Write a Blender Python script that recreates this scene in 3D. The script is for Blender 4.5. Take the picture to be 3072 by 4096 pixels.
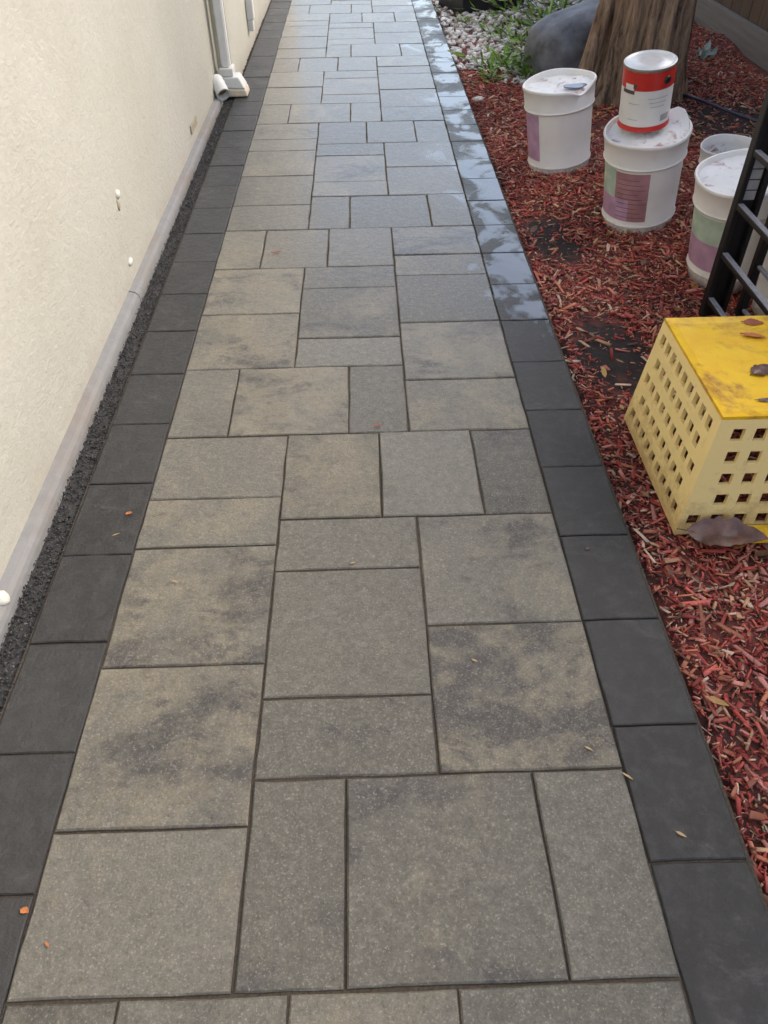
import bpy, bmesh, math, random
import numpy as np
from mathutils import Vector, Matrix, noise as mnoise

scene = bpy.context.scene
for o in list(bpy.data.objects):
    bpy.data.objects.remove(o)
COL = scene.collection
rnd = random.Random(7)
nrng = np.random.default_rng(11)

# ------------------------------------------------------------------ camera
cam_d = bpy.data.cameras.new("camera")
cam = bpy.data.objects.new("camera", cam_d)
COL.objects.link(cam)
scene.camera = cam
PITCH, YAW, ROLL = 0.76544, 0.01960, 0.01499
CAM = Vector((0.51395, -0.28959, 1.17103))
fw = Vector((math.sin(YAW) * math.cos(PITCH), math.cos(YAW) * math.cos(PITCH), -math.sin(PITCH)))
rt = Vector((math.cos(YAW), -math.sin(YAW), 0))
dn = fw.cross(rt)
rt2 = rt * math.cos(ROLL) + dn * math.sin(ROLL)
dn2 = dn * math.cos(ROLL) - rt * math.sin(ROLL)
m3 = Matrix((rt2, -dn2, -fw)).transposed()
cam.matrix_world = Matrix.Translation(CAM) @ m3.to_4x4()
cam_d.sensor_fit = 'VERTICAL'
cam_d.sensor_height = 36.0
cam_d.sensor_width = 27.0
cam_d.lens = 36.0 * 3021.95 / 4096.0
cam_d.clip_start = 0.02
cam_d.clip_end = 2000

# ------------------------------------------------------------------ light
SUN_EL, SUN_AZ = math.radians(38), math.radians(72)      # azimuth from +Y towards +X
world = bpy.data.worlds.new("World")
scene.world = world
world.use_nodes = True
wn = world.node_tree
wn.nodes.clear()
sky = wn.nodes.new('ShaderNodeTexSky')
sky.sky_type = 'NISHITA'
sky.sun_disc = False
sky.sun_elevation = SUN_EL
sky.sun_rotation = SUN_AZ
sky.air_density = 1.0
sky.dust_density = 3.0
sky.ozone_density = 1.0
bg = wn.nodes.new('ShaderNodeBackground')
bg.inputs['Strength'].default_value = 0.15
wo = wn.nodes.new('ShaderNodeOutputWorld')
hs = wn.nodes.new('ShaderNodeHueSaturation')            # an even thin overcast: the same sky, paler
hs.inputs['Saturation'].default_value = 0.80
wn.links.new(sky.outputs[0], hs.inputs['Color'])
wn.links.new(hs.outputs[0], bg.inputs[0])
wn.links.new(bg.outputs[0], wo.inputs[0])

sun_d = bpy.data.lights.new("sun", 'SUN')
sun_d.energy = 0.6
sun_d.angle = math.radians(35)
sun_d.color = (1.0, 0.90, 0.76)
sun = bpy.data.objects.new("sun", sun_d)
COL.objects.link(sun)
sdir = Vector((math.sin(SUN_AZ) * math.cos(SUN_EL), math.cos(SUN_AZ) * math.cos(SUN_EL), math.sin(SUN_EL)))
sun.rotation_euler = sdir.to_track_quat('Z', 'Y').to_euler()

scene.view_settings.view_transform = 'Standard'
scene.view_settings.look = 'None'
scene.view_settings.exposure = 1.3
scene.view_settings.gamma = 1.0
scene.view_settings.use_curve_mapping = False

# ------------------------------------------------------------------ helpers
def link(o, parent=None):
    COL.objects.link(o)
    if parent:
        o.parent = parent
    return o

def tag(o, label=None, cat=None, group=None, kind=None):
    if label: o["label"] = label
    if cat: o["category"] = cat
    if group: o["group"] = group
    if kind: o["kind"] = kind
    return o

def mesh_obj(name, verts, faces, mat, parent=None, smooth=False):
    me = bpy.data.meshes.new(name)
    me.from_pydata([tuple(v) for v in verts], [], faces)
    me.update()
    if smooth:
        me.polygons.foreach_set('use_smooth', [True] * len(me.polygons))
    if mat: me.materials.append(mat)
    return link(bpy.data.objects.new(name, me), parent)

def empty(name, loc, rot=None):
    o = bpy.data.objects.new(name, None)
    o.empty_display_size = 0.05
    o.location = loc
    if rot is not None:
        o.rotation_mode = 'QUATERNION'
        o.rotation_quaternion = rot
    return link(o)

BOXF = [(0, 3, 2, 1), (4, 5, 6, 7), (0, 1, 5, 4), (1, 2, 6, 5), (2, 3, 7, 6), (3, 0, 4, 7)]
def box_v(x0, x1, y0, y1, z0, z1):
    return [(x0, y0, z0), (x1, y0, z0), (x1, y1, z0), (x0, y1, z0), (x0, y0, z1), (x1, y0, z1), (x1, y1, z1), (x0, y1, z1)]

class MB:
    def __init__(s): s.v = []; s.f = []
    def add(s, v, f):
        n = len(s.v); s.v += list(v); s.f += [tuple(i + n for i in q) for q in f]
    def box(s, *a): s.add(box_v(*a), BOXF)
    def hexa(s, v): s.add(v, BOXF)
    def build(s, name, mat, parent=None, smooth=False): return mesh_obj(name, s.v, s.f, mat, parent, smooth)

def bevel(o, w, seg=2):
    m = o.modifiers.new('bevel', 'BEVEL'); m.width = w; m.segments = seg; m.limit_method = 'ANGLE'
    return o

def lathe(name, prof, mat, parent=None, n=64, smooth=True, fn=None, close_bottom=False, a0=0, a1=2 * math.pi):
    full = abs(a1 - a0 - 2 * math.pi) < 1e-6
    cols = n if full else n + 1
    v = []; f = []
    for i in range(cols):
        a = a0 + (a1 - a0) * i / n
        for (r, z) in prof:
            if fn: rr, zz = fn(r, z, a)
            else: rr, zz = r, z
            v.append((rr * math.cos(a), rr * math.sin(a), zz))
    k = len(prof)
    for i in range(n):
        j = (i + 1) % cols
        for t in range(k - 1):
            f.append((i * k + t, j * k + t, j * k + t + 1, i * k + t + 1))
    if close_bottom:
        f.append(tuple(i * k for i in reversed(range(cols))))
    o = mesh_obj(name, v, f, mat, parent, smooth)
    if smooth:
        m = o.modifiers.new('es', 'EDGE_SPLIT'); m.split_angle = math.radians(50)
    return o

def tube(name, pts, r, mat, parent=None, n=8):
    v = []; f = []
    P = [Vector(p) for p in pts]
    for i, p in enumerate(P):
        t = (P[min(i + 1, len(P) - 1)] - P[max(i - 1, 0)]).normalized()
        a = t.orthogonal().normalized() if i == 0 else (a - t * a.dot(t)).normalized()
        b = t.cross(a)
        rr = r[i] if isinstance(r, (list, tuple)) else r
        for k in range(n):
            th = 2 * math.pi * k / n
            v.append(p + (a * math.cos(th) + b * math.sin(th)) * rr)
    for i in range(len(P) - 1):
        for k in range(n):
            f.append((i * n + k, i * n + (k + 1) % n, (i + 1) * n + (k + 1) % n, (i + 1) * n + k))
    f.append(tuple(reversed(range(n)))); f.append(tuple(range((len(P) - 1) * n, len(P) * n)))
    return mesh_obj(name, v, f, mat, parent, True)

def scatter(name, bv, bf, pos, rots, scl, mat, parent=None, smooth=False, jitter=0.0):
    """many small copies of one little shape joined in one mesh (numpy)"""
    bv = np.array(bv, float); N = len(pos); k = len(bv)
    V = bv[None] * scl[:, None, :]
    if jitter: V = V * (1 + nrng.uniform(-jitter, jitter, V.shape))
    V = np.einsum('nij,nkj->nki', rots, V) + pos[:, None, :]
    loops = np.concatenate([np.array(q) for q in bf]); sizes = np.array([len(q) for q in bf])
    L = (loops[None] + (np.arange(N) * k)[:, None]).ravel()
    tot = np.tile(sizes, N); start = np.concatenate([[0], np.cumsum(tot)[:-1]])
    me = bpy.data.meshes.new(name)
    me.vertices.add(N * k); me.vertices.foreach_set('co', V.ravel())
    me.loops.add(len(L)); me.loops.foreach_set('vertex_index', L.astype(np.int32))
    me.polygons.add(len(tot)); me.polygons.foreach_set('loop_start', start.astype(np.int32))
    me.polygons.foreach_set('loop_total', tot.astype(np.int32))
    if smooth: me.polygons.foreach_set('use_smooth', np.ones(len(tot), bool))
    me.update(calc_edges=True); me.validate()
    me.materials.append(mat)
    return link(bpy.data.objects.new(name, me), parent)

def rots_euler(ax, ay, az):
    cx, sx, cy, sy, cz, sz = np.cos(ax), np.sin(ax), np.cos(ay), np.sin(ay), np.cos(az), np.sin(az)
    R = np.empty((len(ax), 3, 3))
    R[:, 0, 0] = cz * cy; R[:, 0, 1] = cz * sy * sx - sz * cx; R[:, 0, 2] = cz * sy * cx + sz * sx
    R[:, 1, 0] = sz * cy; R[:, 1, 1] = sz * sy * sx + cz * cx; R[:, 1, 2] = sz * sy * cx - cz * sx
    R[:, 2, 0] = -sy; R[:, 2, 1] = cy * sx; R[:, 2, 2] = cy * cx
    return R

_ico = bmesh.new(); bmesh.ops.create_icosphere(_ico, subdivisions=1, radius=1.0)
_ico.verts.ensure_lookup_table()
ICO_V = [tuple(v.co) for v in _ico.verts]; ICO_F = [tuple(v.index for v in f.verts) for f in _ico.faces]; _ico.free()

# ------------------------------------------------------------------ materials
class NT:
    def __init__(s, name):
        s.m = bpy.data.materials.new(name); s.m.use_nodes = True
        s.t = s.m.node_tree; s.t.nodes.clear()
        s.b = s.n('ShaderNodeBsdfPrincipled'); s.o = s.n('ShaderNodeOutputMaterial')
        s.l(s.b.outputs[0], s.o.inputs[0])
    def n(s, t, **kw):
        x = s.t.nodes.new(t)
        for k, v in kw.items(): setattr(x, k, v)
        return x
    def l(s, a, b): s.t.links.new(a, b)
    def set(s, inp, val):
        i = s.b.inputs[inp]
        if hasattr(val, 'is_linked') or hasattr(val, 'links'): s.l(val, i)
        else: i.default_value = (*val, 1) if isinstance(val, tuple) and len(val) == 3 else val
    def val(s, sock, v):
        if hasattr(v, 'links'): s.l(v, sock)
        elif isinstance(v, tuple): sock.default_value = (*v, 1) if len(v) == 3 and len(sock.default_value) == 4 else v
        else: sock.default_value = v
    def noise(s, vec=None, scale=5, detail=4, rough=.55, dist=0.0):
        x = s.n('ShaderNodeTexNoise'); x.inputs['Scale'].default_value = scale; x.inputs['Detail'].default_value = detail
        x.inputs['Roughness'].default_value = rough; x.inputs['Distortion'].default_value = dist
        if vec is not None: s.l(vec, x.inputs['Vector'])
        return x.outputs[0]
    def ramp(s, fac, stops, interp='LINEAR'):
        r = s.n('ShaderNodeValToRGB'); r.color_ramp.interpolation = interp
        e = r.color_ramp.elements
        while len(e) < len(stops): e.new(.5)
        for q, (p, c) in zip(e, stops):
            q.position = p; q.color = (*c, 1) if isinstance(c, tuple) else (c, c, c, 1)
        s.l(fac, r.inputs[0]); return r.outputs[0]
    def mix(s, fac, a, b, mode='MIX'):
        x = s.n('ShaderNodeMix', data_type='RGBA', blend_type=mode)
        s.val(x.inputs[0], fac); s.val(x.inputs[6], a); s.val(x.inputs[7], b)
        return x.outputs[2]
    def math(s, op, a, b=0.0, c=None, clamp=False):
        x = s.n('ShaderNodeMath', operation=op, use_clamp=clamp)
        s.val(x.inputs[0], a); s.val(x.inputs[1], b)
        if c is not None: s.val(x.inputs[2], c)
        return x.outputs[0]
    def smooth(s, v, a, b):
        x = s.n('ShaderNodeMapRange', interpolation_type='SMOOTHSTEP')
        s.l(v, x.inputs[0]); x.inputs[1].default_value = a; x.inputs[2].default_value = b
        return x.outputs[0]
    def bump(s, h, strength=.3, dist=.01, nrm=None):
        x = s.n('ShaderNodeBump'); s.val(x.inputs['Strength'], strength); x.inputs['Distance'].default_value = dist
        s.l(h, x.inputs['Height'])
        if nrm is not None: s.l(nrm, x.inputs['Normal'])
        return x.outputs[0]
    def pos(s): return s.n('ShaderNodeNewGeometry').outputs['Position']
    def obj(s): return s.n('ShaderNodeTexCoord').outputs['Object']
    def island(s): return s.n('ShaderNodeNewGeometry').outputs['Random Per Island']
    def rand(s): return s.n('ShaderNodeObjectInfo').outputs['Random']
    def mapping(s, vec, loc=(0, 0, 0), scale=(1, 1, 1), rot=(0, 0, 0)):
        x = s.n('ShaderNodeMapping'); s.l(vec, x.inputs[0]); x.inputs[1].default_value = loc; x.inputs[2].default_value = rot; x.inputs[3].default_value = scale
        return x.outputs[0]
    def sep(s, v):
        x = s.n('ShaderNodeSeparateXYZ'); s.l(v, x.inputs[0]); return x.outputs
    def vadd(s, a, b):
        x = s.n('ShaderNodeVectorMath', operation='ADD'); s.l(a, x.inputs[0]); s.l(b, x.inputs[1]); return x.outputs[0]
    def comb(s, x, y, z):
        c = s.n('ShaderNodeCombineXYZ'); s.val(c.inputs[0], x); s.val(c.inputs[1], y); s.val(c.inputs[2], z); return c.outputs[0]

def simple(name, col, rough=.6, metal=0.0, var=.15, scale=30, bump=0.0, spec=.5):
    t = NT(name)
    n = t.noise(t.obj(), scale, 5)
    c = t.mix(t.ramp(n, [(.3, 0.0), (.7, 1.0)]), tuple(x * (1 - var) for x in col), tuple(min(1, x * (1 + var)) for x in col))
    t.set('Base Color', c); t.set('Roughness', rough); t.set('Metallic', metal); t.set('Specular IOR Level', spec)
    if bump: t.set('Normal', t.bump(n, bump, .004))
    return t.m

def paver_material(name, dark):
    t = NT(name)
    oi = t.n('ShaderNodeObjectInfo'); r = oi.outputs['Random']; P = t.pos(); X, Y, Z = t.sep(P)
    sc = t.n('ShaderNodeSeparateColor'); t.l(oi.outputs['Color'], sc.inputs[0])
    aC, aD, aG = sc.outputs[0], sc.outputs[1], sc.outputs[2]        # how much cream, how much charcoal, how light a unit was cast
    off = t.comb(t.math('MULTIPLY', r, 37.0), t.math('MULTIPLY', r, 91.0), t.math('MULTIPLY', r, 13.0))
    V = t.vadd(t.obj(), off)
    big = t.noise(t.mapping(V, scale=(1.0, .75, 1)), 5.0, 8, .66, .5)
    med = t.noise(V, 34, 6, .72)
    fine = t.noise(V, 260, 2, .7)
    grit = t.noise(V, 62, 8, .82, .3)
    if dark:
        c = t.mix(big, (.020, .019, .018), (.040, .037, .034))
        c = t.mix(t.math('MULTIPLY', t.ramp(med, [(.45, 0.0), (.68, 1.0)]), .55), c, (.078, .075, .070))
        sf = t.noise(t.mapping(V, scale=(1, 1.8, 1)), 9, 8, .75, .6)
        c = t.mix(t.ramp(sf, [(.58, 0.0), (.70, .55)]), c, (.125, .118, .108))
        c = t.mix(t.math('MULTIPLY', t.math('SUBTRACT', aG, .3), .5), c, (.060, .058, .055))
    else:
        g = t.mix(aG, (.105, .096, .075), (.182, .167, .132))
        sh = t.math('ADD', big, t.math('MULTIPLY', t.math('SUBTRACT', med, .5), .40))
        cream = t.ramp(t.math('ADD', sh, t.math('MULTIPLY_ADD', aC, .38, -.17)), [(.50, 0.0), (.68, 1.0)])
        c = t.mix(t.math('MULTIPLY', cream, .62), g, (.275, .234, .155))
        dk = t.noise(t.mapping(V, loc=(3, 5, 9), scale=(.8, 1.5, 1)), 4.2, 9, .68, .6)
        dk = t.math('ADD', dk, t.math('MULTIPLY', t.math('ADD', t.math('SUBTRACT', grit, .5), t.math('SUBTRACT', med, .5)), .42))
        dmask = t.ramp(t.math('ADD', dk, t.math('MULTIPLY_ADD', aD, .44, -.20)), [(.53, 0.0), (.67, 1.0)])
        c = t.mix(t.math('MULTIPLY', dmask, .85), c, (.052, .047, .046))
        c = t.mix(t.math('MULTIPLY', t.ramp(grit, [(.50, 0.0), (.70, 1.0)]), .34), c, (.40, .36, .29))
    c = t.mix(t.ramp(grit, [(.32, .65), (.48, 0.0)]), c, t.mix(.55, c, (.018, .016, .014)))
    if not dark: c = t.mix(t.ramp(fine, [(.58, 0.0), (.68, .38)]), c, (.46, .42, .34))
    c = t.mix(t.ramp(fine, [(.32, .60), (.44, 0.0)]), c, t.mix(.5, c, (.02, .018, .016)))
    # rain water still standing along the low right-hand side and further along the path
    wn1 = t.noise(t.mapping(P, scale=(1.3, 1.0, 1)), 4.6, 4, .6, .5)
    wn2 = t.noise(P, 1.1, 1, .5)
    side = t.smooth(X, .62, 1.0)
    far = t.smooth(Y, 1.30, 1.80)
    film = t.smooth(Y, .2, 3.2)
    bias = t.math('MULTIPLY', far, t.math('MULTIPLY_ADD', side, .24, .02))
    if dark: bias = t.math('MULTIPLY_ADD', t.math('MULTIPLY', side, far), .04, bias)
    w = t.math('ADD', t.math('ADD', wn1, bias), t.math('MULTIPLY', t.math('SUBTRACT', wn2, .5), .35))
    damp = t.ramp(w, [(.56, 0.0), (.74, 1.0)])
    pool = t.ramp(w, [(.755, 0.0), (.85, 1.0)])
    c = t.mix(t.math('MULTIPLY', damp, .40), c, t.mix(1.0, c, (.4, .39, .39), 'MULTIPLY'))
    rough = t.math('MULTIPLY_ADD', t.math('SUBTRACT', med, .5), .25, .50)
    rough = t.math('SUBTRACT', rough, t.math('MULTIPLY', damp, .16))
    rough = t.mix(pool, t.comb(rough, rough, rough), (.04, .04, .04))
    t.set('Base Color', c); t.set('Roughness', rough); t.set('Specular IOR Level', .5)
    h = t.math('ADD', t.math('MULTIPLY', med, .6), t.math('MULTIPLY', t.noise(V, 11, 4, .6), .6))
    h = t.math('ADD', h, t.math('MULTIPLY', grit, .35))
    cw = t.math('MAXIMUM', t.math('MULTIPLY_ADD', film, .15 if dark else .90, .03), pool)
    t.set('Coat Weight', cw); t.set('Coat IOR', 1.45)
    t.set('Coat Roughness', t.mix(pool, (.22, .22, .22), (.02, .02, .02)))
    st = t.math('MULTIPLY_ADD', pool, -.62, .66)
    t.set('Normal', t.bump(h, st, .012))
    return t.m

M = {}
M['gritbed'] = simple('grit_bed', (.055, .052, .05), .9, 0, .4, 200, .4)
M['paver'] = paver_material('paver_concrete', False)
M['border'] = paver_material('charcoal_concrete', True)

t = NT('joint_sand'); n = t.noise(t.pos(), 180, 3, .7)
t.set('Base Color', t.ramp(n, [(.3, (.036, .028, .020)), (.7, (.095, .074, .052))])); t.set('Roughness', .95); t.set('Normal', t.bump(n, .6, .004)); M['sand'] = t.m

t = NT('stucco'); P = t.pos()
V = t.mapping(P, scale=(1, 1, 1.9), rot=(math.radians(-28), 0, 0))
n1 = t.noise(V, 44, 6, .66, .35); n2 = t.noise(P, 170, 3, .7); n3 = t.noise(P, 2.2, 3, .6)
n4 = t.noise(t.mapping(P, scale=(1, 2.6, .5)), 3.0, 4, .6)
X, Y, Z = t.sep(P)
c = t.mix(t.ramp(n3, [(.35, 0.0), (.65, 1.0)]), (.53, .51, .43), (.575, .555, .48))
c = t.mix(t.math('MULTIPLY', t.ramp(n1, [(.35, 1.0), (.55, 0.0)]), .16), c, (.38, .36, .30))
splash = t.math('MULTIPLY', t.ramp(t.math('ADD', Z, t.math('MULTIPLY', t.math('SUBTRACT', n4, .5), .12)), [(.0, 1.0), (.075, 0.0)]), .45)
c = t.mix(splash, c, (.40, .33, .26))
t.set('Base Color', c); t.set('Roughness', .82)
h = t.math('ADD', n1, t.math('MULTIPLY', n2, .3))
wv = t.n('ShaderNodeTexWave', wave_type='RINGS', rings_direction='X', wave_profile='SAW'); t.l(t.mapping(P, loc=(0, -1.2, .1)), wv.inputs[0])
for k_, v_ in (('Scale', 13.0), ('Distortion', 9.0), ('Detail', 4.0), ('Detail Scale', 1.6), ('Detail Roughness', .6)): wv.inputs[k_].default_value = v_
h = t.math('MULTIPLY_ADD', wv.outputs[1], .30, h)
t.set('Normal', t.bump(h, .38, .012)); M['stucco'] = t.m

t = NT('footing_concrete'); P = t.pos(); n = t.noise(P, 26, 5, .65); n2 = t.noise(t.mapping(P, scale=(1, .4, 1)), 7, 4)
c = t.mix(n, (.20, .195, .19), (.33, .325, .315)); c = t.mix(t.ramp(n2, [(.5, 0.0), (.72, .6)]), c, (.25, .19, .14))
t.set('Base Color', c); t.set('Roughness', .85); t.set('Normal', t.bump(n, .4, .006)); M['footing'] = t.m

def island_mat(name, stops, rough, spec=.4, var=.35):
    t = NT(name); i = t.island()
    c = t.ramp(i, stops, 'CONSTANT')
    j = t.math('FRACT', t.math('MULTIPLY', i, 61.7))
    c = t.mix(1.0, c, t.comb(t.math('MULTIPLY_ADD', j, var * 2, 1 - var), t.math('MULTIPLY_ADD', j, var * 2, 1 - var), t.math('MULTIPLY_ADD', j, var * 2, 1 - var)), 'MULTIPLY')
    n = t.noise(t.pos(), 140, 3, .6)
    c = t.mix(t.math('MULTIPLY', n, .5), c, t.mix(1.0, c, (.45, .4, .4), 'MULTIPLY'))
    t.set('Base Color', c); t.set('Roughness', rough); t.set('Specular IOR Level', spec); t.set('Normal', t.bump(n, .4, .003))
    return t.m
M['chips'] = island_mat('dyed_wood_chips', [(0, (.44, .070, .052)), (.20, (.54, .13, .095)), (.38, (.33, .048, .040)), (.50, (.55, .20, .11)), (.61, (.27, .09, .055)), (.68, (.56, .32, .18)), (.78, (.11, .05, .034)), (.83, (.55, .22, .18)), (.92, (.64, .47, .33))], .62)
M['litter'] = island_mat('leaf_litter', [(0, (.30, .12, .04)), (.25, (.42, .24, .07)), (.45, (.20, .07, .03)), (.62, (.46, .30, .16)), (.78, (.32, .035, .03)), (.9, (.12, .06, .03))], .5, .5)
M['pebble'] = island_mat('white_pebbles', [(0, (.74, .72, .68)), (.35, (.83, .82, .80)), (.6, (.62, .55, .49)), (.75, (.86, .85, .84)), (.93, (.42, .34, .28))], .55, .5, .2)
M['grit'] = island_mat('dark_grit', [(0, (.06, .056, .054)), (.4, (.085, .08, .076)), (.75, (.04, .038, .037)), (.92, (.14, .125, .11))], .7)
M['leaf_green'] = island_mat('green_leaves', [(0, (.14, .26, .025)), (.35, (.20, .36, .035)), (.7, (.09, .19, .03)), (.9, (.28, .36, .06))], .45)
M['leaf_crown'] = island_mat('crown_leaves', [(0, (.05, .10, .025)), (.35, (.07, .13, .03)), (.7, (.035, .08, .025)), (.9, (.12, .13, .035))], .5)
M['leaf_pale'] = island_mat('pale_leaves', [(0, (.36, .46, .40)), (.5, (.28, .40, .33)), (.8, (.45, .52, .47))], .5)

t = NT('mulch_soil'); P = t.pos(); n = t.noise(P, 22, 6, .7); n2 = t.noise(P, 3.0, 3)
c = t.ramp(n, [(.3, (.04, .016, .013)), (.5, (.15, .035, .026)), (.7, (.25, .075, .05))]); c = t.mix(t.ramp(n2, [(.52, 0.0), (.66, .75)]), c, (.035, .026, .023))
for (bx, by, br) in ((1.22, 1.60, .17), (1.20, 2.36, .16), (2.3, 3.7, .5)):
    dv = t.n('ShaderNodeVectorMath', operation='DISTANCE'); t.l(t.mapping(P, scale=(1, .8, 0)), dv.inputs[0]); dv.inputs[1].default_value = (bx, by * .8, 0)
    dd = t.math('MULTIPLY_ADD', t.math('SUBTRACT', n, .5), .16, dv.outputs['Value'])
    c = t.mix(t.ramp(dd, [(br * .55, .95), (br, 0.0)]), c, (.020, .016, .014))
t.set('Base Color', c); t.set('Roughness', .9); t.set('Normal', t.bump(n, .8, .02)); M['soil'] = t.m

def plastic(name, col, rough=.38, dirt=.0, dirt_z=(.0, .06), dirtcol=(.16, .11, .10), scuff=.25):
    t = NT(name); O = t.obj(); X, Y, Z = t.sep(O)
    n = t.noise(O, 14, 5, .65); n2 = t.noise(O, 70, 4, .7)
    c = t.mix(t.math('MULTIPLY', t.ramp(n, [(.5, 0.0), (.75, 1.0)]), scuff), col, tuple(x * .72 for x in col))
    if dirt:
        d = t.ramp(t.math('ADD', Z, t.math('MULTIPLY', t.math('SUBTRACT', n2, .5), .09)), [(dirt_z[0], 1.0), (dirt_z[1], 0.0)])
        c = t.mix(t.math('MULTIPLY', d, dirt), c, dirtcol)
    t.set('Base Color', c); t.set('Roughness', t.math('MULTIPLY_ADD', n, .25, rough - .1))
    t.set('Normal', t.bump(n2, .06, .002)); t.set('Subsurface Weight', 0.0)
    return t.m
M['bucket'] = plastic('white_bucket_plastic', (.82, .80, .765), .36, .8, (.0, .045))
t = NT('stained_lid'); O = t.obj(); n = t.noise(O, 11, 4, .6, .8); n2 = t.noise(O, 40, 4)
c = t.mix(t.ramp(n, [(.565, 0.0), (.68, 1.0)]), (.82, .81, .79), (.34, .11, .10)); c = t.mix(t.ramp(n2, [(.60, 0.0), (.75, .6)]), c, (.22, .10, .07))
t.set('Base Color', c); t.set('Roughness', .35); t.set('Normal', t.bump(n2, .2, .006)); M['lid'] = t.m
M['mauve'] = simple('mauve_print', (.50, .31, .44), .5, var=.22, scale=18)
M['rose'] = simple('rose_print', (.42, .22, .24), .5, var=.2, scale=18)
M['mint'] = simple('mint_print', (.48, .60, .48), .5, var=.2, scale=18)
M['print_dark'] = simple('dark_print', (.10, .07, .08), .55, var=.2)
M['print_grey'] = simple('grey_print', (.36, .35, .35), .55, var=.2)
M['red'] = simple('red_label', (.52, .025, .018), .4, var=.1, scale=25)
M['paper'] = simple('white_label_paper', (.72, .70, .67), .5, var=.05, scale=12)
M['tin'] = simple('tin_lid', (.72, .71, .69), .32, .35, .12, 16, .05)
M['tin_dark'] = simple('tin_seam', (.20, .19, .15), .4, .6)
M['black'] = simple('black_enamel', (.006, .006, .0065), .45, 0, .3, 30, .05)
M['sky_sheen'] = simple('tread_sky_sheen', (.30, .30, .33), .32, .2, .2, 60, .08)  # grey paints the sky's reflection onto the black treads and rear rungs
M['slate'] = simple('slate_rock', (.115, .124, .145), .55, 0, .5, 12, .8)
M['black_plastic'] = simple('black_plastic', (.016, .017, .021), .35, 0, .3, 20)
M['hose'] = simple('blue_black_hose', (.03, .03, .06), .4)
M['metal_white'] = simple('painted_downspout', (.72, .71, .67), .45, 0, .06, 12, .02)
M['cream'] = simple('cream_plastic', (.66, .56, .42), .5, 0, .1, 20)
M['plaster'] = simple('plaster_patch', (.72, .69, .60), .8, 0, .1, 60, .3)
M['tan'] = simple('tan_fibre', (.40, .34, .24), .8, 0, .15, 60, .2)
M['dark_hole'] = simple('dark_inside', (.20, .13, .08), .9)
M['stone'] = simple('pale_stone', (.60, .56, .50), .7, 0, .15, 40, .2)
M['leaf_brown'] = simple('brown_leaf', (.115, .055, .04), .42, 0, .55, 40, .5, .6)
M['straw'] = simple('straw', (.46, .32, .15), .7)
M['orange'] = simple('orange_chip', (.50, .17, .05), .6)
M['redchip'] = simple('red_chip', (.32, .09, .05), .6)
M['puddle'] = simple('wet_flake', (.16, .20, .26), .08)

t = NT('yellow_plastic'); O = t.obj(); n = t.noise(O, 16, 5, .65, .5); n2 = t.noise(t.mapping(O, scale=(1, 2, 1)), 30, 5, .7)
c = t.mix(t.ramp(n, [(.35, 0.0), (.7, 1.0)]), (.86, .54, .015), (.80, .44, .012))
X, Y, Z = t.sep(O)
st = t.math('MULTIPLY', t.ramp(t.math('ADD', t.noise(O, 9, 4, .65, .7), t.math('MULTIPLY', X, .35)), [(.47, 0.0), (.62, 1.0)]), .9)
st = t.math('MULTIPLY', st, t.ramp(t.noise(O, 60, 5, .75), [(.35, .35), (.6, 1.0)]))
c = t.mix(st, c, (.34, .13, .03))
t.set('Base Color', c); t.set('Roughness', t.math('MULTIPLY_ADD', n, .2, .3)); t.set('Normal', t.bump(n2, .12, .004)); M['yellow'] = t.m
t = NT('pale_yellow_plastic'); O = t.obj(); n = t.noise(O, 12, 5, .65)  # paler yellow for the crate's side walls, browner towards the base
c = t.mix(n, (.97, .75, .30), (.93, .71, .32))
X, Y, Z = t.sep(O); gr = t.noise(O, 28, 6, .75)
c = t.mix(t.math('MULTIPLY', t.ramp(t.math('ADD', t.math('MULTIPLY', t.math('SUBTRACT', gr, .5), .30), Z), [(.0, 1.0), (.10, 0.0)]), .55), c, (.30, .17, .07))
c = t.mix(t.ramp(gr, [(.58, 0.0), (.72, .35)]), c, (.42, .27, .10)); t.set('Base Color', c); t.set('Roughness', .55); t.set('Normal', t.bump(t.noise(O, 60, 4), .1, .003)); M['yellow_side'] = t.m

t = NT('bark'); P = t.obj()
V = t.mapping(P, scale=(1, 1, .09)); n1 = t.noise(V, 26, 5, .65, .4); n2 = t.noise(P, 60, 4, .7); n3 = t.noise(P, 4, 3)
nb = t.noise(t.mapping(P, scale=(1, 1, .3)), 34, 5, .7, .8); n1 = t.math('MULTIPLY_ADD', t.math('SUBTRACT', nb, .5), .55, n1)
c = t.ramp(n1, [(.34, (.06, .041, .028)), (.48, (.25, .168, .108)), (.66, (.44, .31, .20))]); c = t.mix(t.ramp(n3, [(.5, 0.0), (.7, .6)]), c, (.26, .13, .07))
t.set('Base Color', c); t.set('Roughness', .9); t.set('Normal', t.bump(t.math('ADD', n1, t.math('MULTIPLY', n2, .3)), .9, .03)); M['bark'] = t.m
t = NT('fence_wood'); P = t.pos(); r = t.rand()
V = t.mapping(P, scale=(1, 1, .06)); n1 = t.noise(V, 30, 5, .6, .5)
c = t.mix(n1, (.045, .028, .016), (.16, .10, .058)); c = t.mix(r, c, t.mix(1.0, c, (.6, .55, .5), 'MULTIPLY'))
t.set('Base Color', c); t.set('Roughness', .8); t.set('Normal', t.bump(n1, .5, .006)); M['fence'] = t.m
t = NT('weathered_board'); P = t.pos(); V = t.mapping(P, scale=(1, .06, 1)); n1 = t.noise(V, 40, 5, .6)
t.set('Base Color', t.mix(n1, (.10, .09, .08), (.25, .23, .21))); t.set('Roughness', .8); t.set('Normal', t.bump(n1, .5, .005)); M['grey_board'] = t.m

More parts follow.
